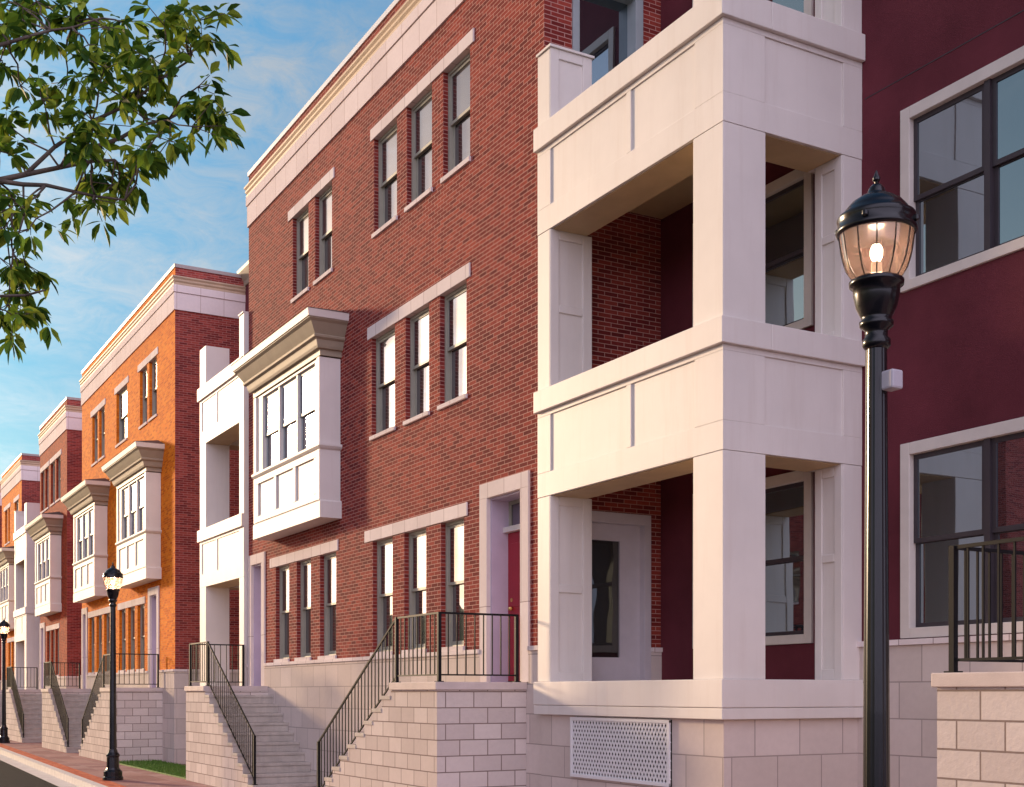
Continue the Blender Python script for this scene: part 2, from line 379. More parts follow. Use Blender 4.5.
# ------------------------------------------------------------------ brick houses
F = 8.2
def brick_house(name, label, x0, x1, brickm, sidem, dz, wins3, wins2, wins1, doors, bays, Y=F, depth=12, side_doors=(), lint1=None, near=True, leaf='lav', trim='white', group=None):
    """wins*: list of groups, each (lintel_x0, lintel_x1, [(a,b),...])"""
    root = empty(name, ((x0+x1)/2, Y, 0), label, 'house', group)
    T = front(Y); S = side(x1)
    ztop = 12.56+dz; zb = 2.41
    holes = []
    for groups, a, b in ((wins3, 9.38+dz, 10.97+dz), (wins2, 6.05+dz, 7.70+dz), (wins1, 2.47, 4.33+dz*.3)):
        for g in groups:
            for q in g[2]: holes.append((q[0], q[1], a, b, .24))
    for (a, b, lm) in doors: holes.append((a+.002, b-.002, zb-.5, 4.70+dz*.3-.002, .4))
    w = MB(T).wall(x0, x1, zb, ztop, [(h[0], h[1], h[2], h[3], h[4]) for h in holes])
    if brickm == sidem:
        w.T = S; w.wall(Y, Y+depth, zb, ztop, [(h[0], h[1], h[2], h[3], .25) for h in side_doors])
    w.T = None
    w.quad((x0, Y, zb), (x0, Y+depth, zb), (x0, Y+depth, ztop), (x0, Y, ztop)).quad((x0, Y+depth, zb), (x1, Y+depth, zb), (x1, Y+depth, ztop), (x0, Y+depth, ztop))
    w.build('wall', M[brickm], root)
    if brickm != sidem:
        MB(S).wall(Y, Y+depth, zb, ztop, [(h[0], h[1], h[2], h[3], .25) for h in side_doors]).build('side_wall', M[sidem], root)
    # stone base
    p = .03
    sb = MB(front(Y-p)); sb.wall(x0-p, x1+p, -.3, zb-.05, [(a, b, 1.94, 5, .4) for a, b, _ in doors])
    sb.T = None
    sd = [d for d in side_doors if d[2] < 2.4]
    sb.T = side(x1+p); sb.wall(Y-p, Y+depth, -.3, zb-.05, [(d[0], d[1], d[2], 5, .28) for d in sd]); sb.T = None
    sb.quad((x0-p, Y-p, -.3), (x0-p, Y+depth, -.3), (x0-p, Y+depth, zb-.05), (x0-p, Y-p, zb-.05))
    sb.build('stone_base', M['stone'], root)
    ds = sorted([(a, b) for a, b, _ in doors]); segs = []; c = x0-.055
    for a, b in ds:
        if a > c+.02: segs.append((c, a-.002))
        c = b+.002
    if c < x1+.05: segs.append((c, x1+.055))
    cap = MB()
    for a, b in segs: cap.box(a, b, Y-.055, Y+.05, zb-.05, zb+.008)
    ys = [Y+.05]+[v for d in sd for v in (d[0], d[1])]+[Y+depth]
    for a, b in zip(ys[::2], ys[1::2]): cap.box(x1-.05, x1+.055, a, b, zb-.05, zb+.008)
    cap.build('water_table', M['cast'], root)
    # cornice and parapet
    z = 11.68+dz
    MB().ring(x0, x1, Y, Y+depth, [(z, 0), (z, .03), (z+.43, .03), (z+.43, .015), (z+.445, .015), (z+.445, .05), (z+.63, .05), (z+.63, 0)]).build('cornice_band', M['band'], root)
    MB().ring(x0, x1, Y, Y+depth, [(z+.63, 0), (z+.63, .045), (z+.67, .05), (z+.69, .03), (z+.73, .06), (z+.76, .065), (z+.775, .045), (z+.82, .08), (z+.85, .083), (z+.87, .0)]).build('cornice_moulding', M['mould'], root)
    MB().ring(x0, x1, Y+.01, Y+depth, [(z+.87, 0), (z+1.075, 0)]).build('parapet', M[sidem], root)
    MB().box(x0, x1-.002, Y, Y+.008, z+.87, z+1.075).build('parapet_face', M[brickm], root)
    MB().ring(x0, x1, Y, Y+depth, [(z+1.075, 0), (z+1.075, .02), (z+1.165, .022), (z+1.165, -.3)]).build('coping', M['coping' if near else 'cop_far'], root)
    # windows
    for groups, a, b, lt in ((wins3, 9.38+dz, 10.97+dz, .19), (wins2, 6.05+dz, 7.70+dz, .2), (wins1, 2.47, 4.33+dz*.3, .19)):
        for g in groups:
            MB(T).box(g[0], g[1], -.2, .02, b-.002, b+lt).build('lintel', M['cast'], root, bevel=.005)
            for q in g[2]:
                window(root, T, q[0], q[1], a, b, glass='glass')
    for (a, b, lm) in doors: entry(root, T, a, b, 1.95, 4.70+dz*.3, lm, near)
    for (a, b, zbb) in bays: bay(root, Y, a, b, zbb, trim)
    return root

def tri(a, w, g, n=3): return [(a+i*(w+g), a+i*(w+g)+w) for i in range(n)]

main = brick_house('brick_townhouse', 'nearest red brick townhouse with one white bay window and a deep red front door', -25.92, -13.72, 'brick', 'brick', 0,
    [(-19.32, -15.63, [(-19.2, -18.28), (-17.9, -17.0), (-16.62, -15.76)]), (-23.4, -20.98, [(-23.17, -22.3), (-21.95, -21.1)])],
    [(-19.45, -15.75, [(-19.3, -18.36), (-17.95, -17.1), (-16.73, -15.87)])],
    [(-19.57, -15.83, [(-19.26, -18.45), (-18.0, -17.2), (-16.7, -15.95)]), (-24.5, -20.79, [(-24.17, -23.38), (-22.95, -22.18), (-21.7, -20.9)])],
    [(-15.43, -14.07, 'red'), (-25.9, -24.8, 'lav')], [(-24.33, -20.67, 4.93)],
    side_doors=[(8.86, 9.85, 1.95, 4.18), (8.62, 9.72, 8.9, 11.15)])
# doors on the side wall of the main house (porch level and terrace level)
S = side(-13.72)
m = MB(S); z0, z1 = 1.95, 4.18
m.box(8.86, 8.9, -.2, .03, z0, z1-.14).box(9.74, 9.85, -.2, .03, z0, z1-.14).box(8.86, 9.85, -.2, .03, z1-.14, z1)
dk = m.build('door_frame', M['doorwhite'], main, bevel=.005)
m = MB(S); m.box(8.9, 8.92, -.14, -.08, z0, z1-.14).box(9.42, 9.74, -.14, -.08, z0, z1-.14).box(8.92, 9.42, -.14, -.08, z0, z0+.33).box(8.92, 9.42, -.14, -.08, z1-.36, z1-.14)
d = m.build('glazed_door', M['doorwhite'], dk)
tag(d, 'white glazed door inside the porch')
MB(S).box(8.915, 9.425, -.12, -.11, z0+.32, z1-.35).build('pane', M['glass_door'], dk)
m = MB(S); z0, z1 = 8.9, 11.15
m.box(8.62, 8.72, -.2, .03, z0, z1-.12).box(9.60, 9.72, -.2, .03, z0, z1-.12).box(8.62, 9.72, -.2, .03, z1-.12, z1)
dk = m.build('door_frame', M['sash_grey'], main, bevel=.005)
MB(S).box(8.72, 9.6, -.19, -.17, z0, z1-.12).build('pane', M['glass_dark'], dk)

brick_house('brick_townhouse', 'orange brick townhouse with two white bay windows, beyond the nearest red brick house', -44.3, -32.0, 'brick_orange', 'brick_side', -.12,
    [(-36.05, -33.75, [(-35.85, -35.0), (-34.75, -33.9)]), (-39.1, -37.25, [(-38.9, -37.45)]), (-42.75, -40.45, [(-42.55, -41.7), (-41.45, -40.6)])], [],
    [(-38.65, -35.2, tri(-38.5, .85, .33)), (-43.2, -39.7, tri(-43.05, .85, .33))],
    [(-34.8, -33.62, 'lav'), (-44.25, -43.3, 'lav')], [(-36.95, -33.43, 4.88), (-43.6, -40.15, 4.88)], near=False, trim='cream')
brick_house('brick_townhouse', 'narrow dark red brick townhouse with a single bay window, just beyond the orange one', -53.0, -47.1, 'brick_brown', 'brick_side', -.4,
    [(-50.65, -48.2, [(-50.5, -49.6), (-49.3, -48.4)]), (-52.9, -50.85, [(-52.75, -51.95), (-51.75, -51.0)])], [],
    [(-51.5, -48.6, tri(-51.35, .75, .2))], [(-52.95, -51.8, 'lav')], [(-51.6, -48.2, 4.85)], near=False, trim='cream')
brick_house('brick_townhouse', 'far orange brick townhouse behind the farthest street lamp at the left edge', -64.2, -57.9, 'brick_orange', 'brick_side', -.62,
    [(-63.4, -61.3, [(-63.1, -62.3), (-62.0, -61.5)]), (-60.2, -58.6, [(-60.0, -58.8)])], [],
    [(-62.3, -58.8, tri(-62.0, .8, .3))], [(-64.1, -63.0, 'lav')], [(-62.4, -58.9, 4.7)], near=False, trim='cream')
brick_house('brick_townhouse', 'farthest brick townhouse of the row, a sliver at the left edge of the photo', -78, -66.5, 'brick_brown', 'brick_side', -.6,
    [(-72.5, -69.0, tri(-72.3, .85, .3)), ], [], [(-72.5, -69.0, tri(-72.3, .85, .3))], [(-68.4, -67.3, 'lav')], [(-72.6, -69.0, 4.7)], near=False, trim='cream')

# ------------------------------------------------------------------ porches and stucco houses
def porch(root, xa, sg, Yp, Ym, W=3.70, dz=0, near=True, trim='white'):
    def box(m, s0, s1, y0, y1, z0, z1):
        a, b = sorted((xa+sg*s0, xa+sg*s1)); m.box(a, b, y0, y1, z0, z1)
    z = [1.95, 4.28, 5.35, 5.62, 7.61, 8.66, 8.95, 9.87]
    z = [q if q < 2 else q+dz for q in z]
    g = .003; bv = .008 if near else 0
    # base stone and sill band
    m = MB(); box(m, .05, W-.03, Yp+.03, Ym-.04, -.3, 1.54); m.build('porch_base', M['stone'], root)
    m = MB(); box(m, -.02 if near else 0, W+.05, Yp-.05, Ym-.001, 1.66, 1.95); box(m, -.015 if near else 0, W+.045, Yp-.045, Ym-.001, 1.54, 1.657)
    m.build('porch_sill', M[trim], root, bevel=bv)
    for k, (a, b, nx) in enumerate(((z[0], z[1], 1), (z[3], z[4], 1), (z[6], z[7], 0))):
        # pier against the brick house, panelled on its inner side
        m = MB(); top = b-(g if nx else 0)
        box(m, 0.002, .30, Yp+g, Yp+.62, a, top)
        s0, s1 = .30, .32
        for (y0, y1) in ((Yp+g, Yp+.13), (Yp+.48, Yp+.62)): box(m, s0, s1, y0, y1, a, top)
        box(m, s0, s1, Yp+.13, Yp+.48, top-.12, top); box(m, s0, s1, Yp+.13, Yp+.48, a, a+.12)
        if nx: box(m, s0, s1, Yp+.13, Yp+.48, a+(b-a)*.48, a+(b-a)*.48+.10)
        m.build('porch_pier', M[trim], root, bevel=bv)
        # free corner column
        m = MB(); box(m, W-.5, W-g, Yp+g, Yp+.56, a, top); m.build('porch_column', M[trim], root, bevel=bv)
        # rear pier against the stucco wall
        m = MB(); box(m, W-.42, W-g, Ym-.28, Ym-.002, a, top)
        y0, y1 = Ym-.30, Ym-.28
        for (s0, s1) in ((W-.42, W-.31), (W-.12, W-g)): box(m, s0, s1, y0, y1, a, top)
        box(m, W-.31, W-.12, y0, y1, top-.12, top); box(m, W-.31, W-.12, y0, y1, a, a+.12)
        if nx: box(m, W-.31, W-.12, y0, y1, a+(b-a)*.55, a+(b-a)*.55+.09)
        m.build('porch_pier', M[trim], root, bevel=bv)
        if not nx:
            m = MB()
            box(m, -.001, .345, Yp-.02, Yp+.64, top+.001, top+.03); m.build('pier_cap', M[trim], root)
    for (a, b, c) in ((z[1], z[2], z[3]), (z[4], z[5], z[6])):
        # parapet: recessed core with boards
        e = .018
        m = MB(); box(m, 0.002, W-e, Yp+e, Yp+.54, a, b); box(m, W-.54, W-e, Yp+.541, Ym-.002, a, b)
        p = m.build('parapet', M[trim], root)
        m = MB()
        box(m, 0.002, W, Yp, Yp+e, a, a+.30); box(m, 0.002, W, Yp, Yp+e, b-.06, b)
        for (s0, s1) in ((0.002, .32), (1.98, 2.07), (3.23, W)): box(m, s0, s1, Yp, Yp+e-.0008, a+.30, b-.06)
        box(m, W-e, W, Yp+e, Ym-.002, a, a+.30); box(m, W-e, W, Yp+e, Ym-.002, b-.06, b)
        for (y0, y1) in ((Yp+e, Yp+.55), (Ym-.28, Ym-.002)): box(m, W-e, W-.0008, y0, y1, a+.30, b-.06)
        m.build('parapet_boards', M[trim], p, bevel=.004 if near else 0)
        m = MB(); o = .05
        box(m, -.02 if near else 0.002, W+o, Yp-o, Yp+.60, b+.001, c); box(m, W-.60, W+o, Yp+.6003, Ym-.002, b+.001, c)
        m.build('parapet_cap', M[trim], root, bevel=bv)
        m = MB(); box(m, .33, W-.505, Yp+.04, Yp+.53, a-.012, a-.002); box(m, W-.53, W-.04, Yp+.57, Ym-.31, a-.012, a-.002)
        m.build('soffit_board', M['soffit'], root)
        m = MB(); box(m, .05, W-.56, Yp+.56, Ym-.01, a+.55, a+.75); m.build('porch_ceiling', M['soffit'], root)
    return root

def stucco_house(label, x0, x1, Y, dz=0, depth=10, wins=(), nm='stucco_townhouse', deck=None):
    root = empty(nm, ((x0+x1)/2, Y, 0), label, 'house')
    T = front(Y); ztop = 12.42+dz; zb = 2.36
    w = MB(T).wall(x0, x1, zb, ztop, [(a+.01, b-.01, c+.01, d-.01, .12) for a, b, c, d, n in wins])
    w.T = None
    w.quad((x0, Y, zb), (x0, Y+depth, zb), (x0, Y+depth, ztop), (x0, Y, ztop)).quad((x1, Y, zb), (x1, Y+depth, zb), (x1, Y+depth, ztop), (x1, Y, ztop))
    w.quad((x0, Y+depth, zb), (x1, Y+depth, zb), (x1, Y+depth, ztop), (x0, Y+depth, ztop))
    xs = x0
    if deck:
        w.quad((x0, Y, 1.5), (deck, Y, 1.5), (deck, Y, zb), (x0, Y, zb)); xs = deck
    w.build('wall', M['stucco'], root)
    MB().box(xs, x1, Y-.04, Y+depth, -.3, zb-.05).build('stone_base', M['stone'], root)
    MB().box(xs, x1, Y-.075, Y+.05, zb-.05, zb+.008).build('water_table', M['cast'], root)
    MB().ring(x0, x1, Y, Y+depth, [(ztop, 0), (ztop, .03), (ztop+.12, .04), (ztop+.2, .08), (ztop+.34, .16), (ztop+.42, .17), (ztop+.42, 0)]).build('cornice', M['mould_bay'], root)
    for a, b, c, d, n in wins: cased_window(root, T, a, b, c, d, n)
    return root

Ym = 10.02
wz = ((2.38, 4.41), (6.0, 7.90), (9.35, 11.3))
wins = [(-12.98, -10.78, a, b-.03, 2) for a, b in wz]+[(-9.45, -6.30, a, b, 3) for a, b in wz]+[(-2.2, .9, a, b, 3) for a, b in wz]
nearst = stucco_house('maroon stucco townhouse with a white corner porch, nearest at the right edge', -13.71, 4.5, Ym, wins=wins, deck=-10.08)
porch(nearst, -13.72, 1, 8.1, Ym)
MB(front(Ym)).box(-9.98, 4.5, -.01, .004, 8.246, 8.256).build('control_joint', M['sash_dark'], nearst)
# lattice grille under the porch sill
gx0, gx1, gz0, gz1, gy = -12.92, -10.92, .80, 1.52, 8.1
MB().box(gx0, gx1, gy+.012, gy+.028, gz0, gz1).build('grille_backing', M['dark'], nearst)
gm = MB(); fwid = .035
gm.box(gx0, gx0+fwid, gy-.012, gy+.01, gz0, gz1).box(gx1-fwid, gx1, gy-.012, gy+.01, gz0, gz1).box(gx0, gx1, gy-.0125, gy+.01, gz0-.001, gz0+fwid).box(gx0, gx1, gy-.0125, gy+.01, gz1-fwid, gz1+.001)
st = .062
for sgn in (1, -1):
    k = -40
    while k < 80:
        # line x = gx0 + k*st + sgn*1.0*(z-gz0)*.62
        pts = []
        sl = .62*sgn
        za, zb_ = gz0, gz1
        xa_ = gx0+k*st; xb_ = xa_+sl*(gz1-gz0)
        lo, hi = gx0, gx1
        if abs(xb_-xa_) > 1e-6:
            t0, t1 = 0., 1.
            for bound, s_ in ((lo, 1), (hi, -1)):
                fa, fb = s_*(xa_-bound), s_*(xb_-bound)
                if fa < 0 and fb < 0: t0, t1 = 1, 0; break
                if fa < 0: t0 = max(t0, fa/(fa-fb))
                elif fb < 0: t1 = min(t1, fa/(fa-fb))
            if t1-t0 > .03:
                X0, X1 = xa_+(xb_-xa_)*t0, xa_+(xb_-xa_)*t1; Z0, Z1 = gz0+(gz1-gz0)*t0, gz0+(gz1-gz0)*t1
                hw = .0115; yy = gy+(-.004 if sgn > 0 else .002)
                i = [gm.P(q) for q in ((X0-hw, yy, Z0), (X0+hw, yy, Z0), (X1+hw, yy, Z1), (X1-hw, yy, Z1), (X0-hw, yy+.008, Z0), (X0+hw, yy+.008, Z0), (X1+hw, yy+.008, Z1), (X1-hw, yy+.008, Z1))]
                for q in ((0, 1, 2, 3), (4, 7, 6, 5), (0, 4, 5, 1), (1, 5, 6, 2), (2, 6, 7, 3), (3, 7, 4, 0)): gm.f.append([i[j] for j in q])
        k += 1
gm.build('lattice_grille', M['coping'], nearst)

st2 = stucco_house('recessed stucco townhouse with white porch, between nearest red brick and orange brick houses', -31.99, -25.94, Ym, wins=[(-30.9, -28.9, a, b, 2) for a, b in wz])
porch(st2, -25.95, -1, 8.1, Ym, W=3.4, near=False)
stucco_house('narrow recessed maroon stucco house wedged between the orange brick and the dark red brick houses', -47.09, -44.31, 9.6, dz=-.8, wins=[(-46.6, -44.8, a, b, 2) for a, b in wz[:2]])
st4 = stucco_house('recessed stucco townhouse with white porch, past the narrow dark red brick house', -57.89, -53.01, 10.2, dz=-.9, wins=[(-57, -54.5, a, b, 2) for a, b in wz[:2]])
porch(st4, -57.5, 1, 7.85, 10.2, W=3.3, dz=-.3, near=False)
stucco_house('farthest recessed maroon stucco house, between the two farthest brick houses', -66.49, -64.21, 9.8, dz=-.9, wins=[(-65.9, -64.8, a, b, 1) for a, b in wz[:2]])

# ------------------------------------------------------------------ stoops with railings
def bar(m, p, q, wx, wy=None):
    p, q = Vector(p), Vector(q); m.tube(p, q, wx*.62, 4 if wx < .03 else 6); return m

def stoop(label, xl, sg, Yf=6.88, Yw=F-.032, land=1.42, nst=10, near=True, end_rail=True, tread=.305, full=True):
    """landing outer end at xl; sg=-1: stairs run down toward -X, +1 toward +X. landing spans xl..xl+sg*land"""
    zt = 1.95; n = nst; rise = zt/(n+1)
    xe = xl+sg*land
    root = empty('stoop', (xe, (Yf+Yw)/2, 0), label, 'stoop', 'entrance stoops with stairs along the house fronts')
    m = MB()
    def bx(m, a, b, y0, y1, z0, z1): a, b = sorted((a, b)); m.box(a, b, y0, y1, z0, z1)
    bx(m, xl, xe, Yf, Yw, -.3, zt-.10); m.build('block_base', M['block'], root)
    m = MB(); bx(m, xl-sg*.03, xe+sg*.0, Yf-.03, Yw, zt-.10, zt); m.build('landing', M['cast_cap'], root, bevel=.008 if near else 0)
    for i in range(n):
        z = zt-(i+1)*rise; a = xe+sg*i*tread; b = a+sg*tread
        m = MB(); bx(m, a, b, Yf, Yw, -.3, z-.055); s = m.build('step', M['block'], root)
        m = MB(); bx(m, a-sg*.001, b+sg*.025, Yf-.012, Yw, z-.055, z); bx(m, b-sg*.01, b+sg*.010, Yf+.004, Yw, max(z-rise+.001, -.2), z-.0552); m.build('tread', M['step'], s, bevel=.006 if near else 0)
    # railing: stair flight, landing front, landing end
    yr = Yf+.07; H = .87; sl = rise/tread
    def rail(pts, name='railing', last=True):
        (p, q) = pts
        p, q = Vector(p), Vector(q)
        top = MB(); bar(top, p+Vector((0, 0, H)), q+Vector((0, 0, H)), .029)
        r = top.build(name, M['iron'], root)
        low = MB(); bar(low, p+Vector((0, 0, .09)), q+Vector((0, 0, .09)), .022); low.build('bottom_rail', M['iron'], r)
        Ln = (Vector((p.x, p.y, 0))-Vector((q.x, q.y, 0))).length
        k = max(2, round(Ln/.125)); src = None
        if near:
            src = None
            for j in range(1, k):
                t = p.lerp(q, j/k)
                if src is None:
                    b = MB(); b.box(t.x-.007, t.x+.007, t.y-.007, t.y+.007, t.z+.09, t.z+H)
                    src = b.build('baluster', M['iron'], r); base = t.copy()
                else:
                    c = src.copy(); COL.objects.link(c); c.parent = r; c.location = src.location+(t-base)
        else:
            b = MB()
            for j in range(1, k):
                t = p.lerp(q, j/k); b.box(t.x-.008, t.x+.008, t.y-.008, t.y+.008, t.z+.09, t.z+H)
            b.build('balusters', M['iron'], r)
        return r
    def post(r, x, y, z, z2=None):
        MB().box(x-.022, x+.022, y-.022, y+.022, z, (z+H+.012) if z2 is None else z2).build('post', M['iron'], r)
        MB().box(x-.045, x+.045, y-.045, y+.045, z, z+.012).build('post_foot', M['iron'], r)
    xc = xl+sg*.08; xt = xe+sg*-.04; xf = xe+sg*(n*tread-.14)
    zf = rise*1.0
    rs = rail(((xt, yr, zt), (xf, yr, zf+.0)))
    post(rs, xt, yr, zt); post(rs, xf, yr, zf-rise*.0, zf+H+.01)
    mid = n//2
    rl = rail(((xc, yr, zt), (xt, yr, zt))); post(rl, xc, yr, zt)
    if end_rail:
        re = rail(((xc, yr, zt), (xc, Yw-.08, zt))); post(re, xc, Yw-.10, zt)
    return root
M['cast_cap'] = plain_mat('landing_stone', (.58, .49, .45), .75, .1, 3, .2)
stoop('nearest stoop, stairs running down left from the deep red door of the red brick house', -14.12, -1, near=True)
stoop('stoop with stairs down right from the lavender door of the nearest red brick house', -25.97, 1, near=True)
stoop('stoop behind the middle street lamp, stairs down left, right end of orange brick house', -33.15, -1, near=False)
stoop('stoop with stairs running down right from the left end door of the orange brick house', -44.1, 1, near=False)
stoop('stoop with stairs running down right in front of the narrow dark red brick house', -53.0, 1, near=False)
stoop('farthest stoop, before the far orange brick house at the left edge', -64.0, 1, near=False)
stoop('blocky stoop at the right edge in front of the maroon stucco wall, with iron railing', -6.17, 1, Yw=Ym-.045, land=1.9, near=True)

# ------------------------------------------------------------------ street lamps
def street_lamp(x, y, label, near=False):
    r = empty('street_lamp', (x, y, 0), label, 'street lamp', 'black post top street lamps along the pavement')
    c = (x, y, 0); n = 32
    MB().lathe([(.21, 0), (.21, .06), (.19, .08), (.19, .18), (.15, .22), (.13, .26), (.125, .48), (.14, .50), (.14, .53), (.10, .58), (.085, .64)], 16, c).build('base', M['post'], r)
    MB().lathe([(.074, .6), (.054, 3.62)], 40, c, flute=-.0015).build('post', M['post'], r)
    MB().lathe([(.056, 3.60), (.072, 3.62), (.072, 3.65), (.058, 3.665), (.058, 3.70), (.085, 3.72), (.088, 3.745), (.073, 3.752), (.080, 3.77), (.104, 3.82), (.118, 3.88), (.120, 3.925), (.138, 3.932), (.140, 3.955), (.115, 3.97)], 40, c).build('fitter', M['post'], r, smooth=True)
    g = MB().lathe([(.118, 3.965), (.137, 3.99), (.152, 4.02), (.168, 4.07), (.178, 4.12), (.186, 4.17), (.190, 4.20), (.190, 4.245)], 24, c, caps=False).build('globe', M['globe'], r, smooth=True)
    for k in range(12):
        rb = MB()
        t = 2*math.pi*(k+.5)/12; pr = [(.120, 3.967), (.154, 4.02), (.170, 4.07), (.180, 4.12), (.191, 4.20)]
        for (a, za), (b, zb2) in zip(pr, pr[1:]):
            rb.tube((x+a*math.cos(t), y+a*math.sin(t), za), (x+b*math.cos(t), y+b*math.sin(t), zb2), .0035, 5)
        rb.build('globe_rib', M['post'], r)
    MB().lathe([(.165, 4.195), (.198, 4.20), (.206, 4.21), (.206, 4.225), (.196, 4.235), (.198, 4.27), (.202, 4.28), (.196, 4.295), (.172, 4.305), (.160, 4.33), (.130, 4.365), (.085, 4.395), (.052, 4.408), (.046, 4.42), (.040, 4.44), (.026, 4.458), (.012, 4.465)], 48, c).build('hood', M['post'], r, smooth=True)
    MB().lathe([(.008, 4.46), (.012, 4.475), (.02, 4.485), (.02, 4.495), (.012, 4.51), (.003, 4.535)], 12, c).build('finial', M['post'], r)
    for k in range(4):
        t = 2*math.pi*k/4+.5; MB().lathe([(.0, -.02), (.016, -.01), (.016, .01), (0, .02)], 8, (x+.204*math.cos(t), y+.204*math.sin(t), 4.25)).build('hood_screw', M['post'], r)
    MB().lathe([(.0, 4.06), (.02, 4.065), (.032, 4.09), (.032, 4.12), (.02, 4.145), (0, 4.15)], 12, c).build('bulb', M['bulb'], r, smooth=True)
    MB().lathe([(.03, 3.97), (.028, 4.055), (.0, 4.06)], 12, c).build('socket', M['cream'], r)
    if near:
        # small grey sensor housing strapped to the post
        b = MB(); bx0 = x+.035; by0 = y-.05
        b.box(x+.045, x+.13, y-.02, y+.06, 3.375, 3.475); o = b.build('sensor_box', M['grey_box'], r, bevel=.012)
    li = bpy.data.lights.new('lamp_light', 'POINT'); li.energy = 5 if near else 70; li.color = (1, .66, .42); li.shadow_soft_size = .042
    lo = bpy.data.objects.new('lamp_light', li); COL.objects.link(lo); lo.parent = r; lo.location = (0, 0, 4.105)
    return r
street_lamp(-4.77, 4.87, 'nearest black street lamp with a clear lit globe, before the maroon stucco wall', True)
street_lamp(-26.8, 5.58, 'middle black street lamp with a glowing globe, before the orange brick house stoop')
street_lamp(-48.6, 6.28, 'farthest black street lamp, small at the left edge')

# ------------------------------------------------------------------ ground, road, pavement
MB().box(-600, 600, -600, 600, -1.2, -.30).build('ground', M['dirt'])['kind'] = 'structure'
def ky(x): return 4.35-.03*max(min(x, 40), -90)
def band_mesh(d0, d1, z0, z1, name, m, kind='structure'):
    b = MB(); xs = [-90+5*k for k in range(27)]
    for a, c in zip(xs, xs[1:]):
        i = [b.P(p) for p in ((a, ky(a)+d0, z1), (c, ky(c)+d0, z1), (c, (ky(c)+d1) if d1 < 20 else 30, z1), (a, (ky(a)+d1) if d1 < 20 else 30, z1), (a, ky(a)+d0, z0), (c, ky(c)+d0, z0))]
        b.f.append([i[0], i[1], i[2], i[3]]); b.f.append([i[4], i[5], i[1], i[0]])
    o = b.build(name, M[m]); o['kind'] = kind; return o
band_mesh(.32, 50, -.3, 0, 'pavement', 'walk')
band_mesh(.0, .32, -.3, .001, 'brick_paver_strip', 'strip')
band_mesh(-.18, .0, -.3, .002, 'kerb', 'kerb')
band_mesh(-.55, -.18, -.3, -.146, 'gutter', 'kerb')
r = MB(); r.quad((-90, -3.2, -.15), (45, -3.2, -.15), (45, ky(45)-.5, -.15), (-90, ky(-90)-.5, -.15)); r.build('road', M['asphalt'])['kind'] = 'structure'
MB().box(-90, 45, -3.38, -3.2, -.3, 0).build('kerb', M['kerb'])['kind'] = 'structure'
MB().box(-90, 45, -7.6, -3.38, -.3, -.002).build('pavement', M['walk'])['kind'] = 'structure'
# lawn between the stoops
MB().box(-33.0, -26.2, 6.95, 8.0, .0, .03).build('lawn_bed', M['grass'])['kind'] = 'structure'
g = MB()
for k in range(9000):
    x = random.uniform(-32.95, -26.2); y = random.uniform(6.96, 8.0); a = random.uniform(0, 6.28); h = random.uniform(.04, .10); w = .008
    dx, dy = math.cos(a)*w, math.sin(a)*w; lx, ly = random.uniform(-.03, .03), random.uniform(-.03, .03)
    g.f.append([g.P((x-dx, y-dy, .02)), g.P((x+dx, y+dy, .02)), g.P((x+lx, y+ly, .02+h))])
tag(g.build('grass', M['grass']), 'green grass strip beside the stoop of the orange brick house', 'grass', kind='stuff')

# ------------------------------------------------------------------ house across the street (only mirrored in the window glass)
def across(label, x0, x1, H, yf=-9.0):
    root = empty('brick_townhouse', ((x0+x1)/2, yf-5, 0), label, 'house')
    T = lambda u, w, z: (u, yf+w, z)
    hs = []
    for z in (1.5, 4.9, 8.3):
        x = x0+1.2
        while x+1.2 < x1: hs.append((x, x+1.1, z, z+1.7, .2)); x += 2.6
    hs = [h for h in hs if h[3] < H-.8]
    w = MB(T).wall(x0, x1, -.3, H, hs)
    w.T = None
    w.quad((x0, yf, -.3), (x0, yf-10, -.3), (x0, yf-10, H), (x0, yf, H)).quad((x1, yf, -.3), (x1, yf-10, -.3), (x1, yf-10, H), (x1, yf, H)).quad((x0, yf-10, -.3), (x1, yf-10, -.3), (x1, yf-10, H), (x0, yf-10, H))
    w.build('wall', M['brick_side'], root)
    MB().ring(x0, x1, yf-10, yf, [(H, 0), (H, .2), (H+.5, .35), (H+.5, 0)]).build('cornice', M['band'], root)
    for h in hs: window(root, T, h[0], h[1], h[2], h[3])
across('brick townhouse across the street, mirrored in the windows of the maroon house', -37, -23.6, 13)

fw_ = MB()
for k in range(420):
    x = random.uniform(-330, -55); y = -62+random.uniform(-8, 8); h = random.uniform(9.5, 14); r0 = random.uniform(2.5, 4.5)
    prof = [(r0*.5, 0.), (r0*.9, h*.25), (r0, h*.5), (r0*.8, h*.75), (r0*.45, h*.93), (.1, h)]
    prof = [(a*random.uniform(.8, 1.15), b) for a, b in prof]
    fw_.lathe(prof, 9, (x, y, -.3))
tag(fw_.build('far_wood', M['far_leaf']), 'belt of trees far across the street, mirrored low in the house windows', 'wood', kind='stuff')

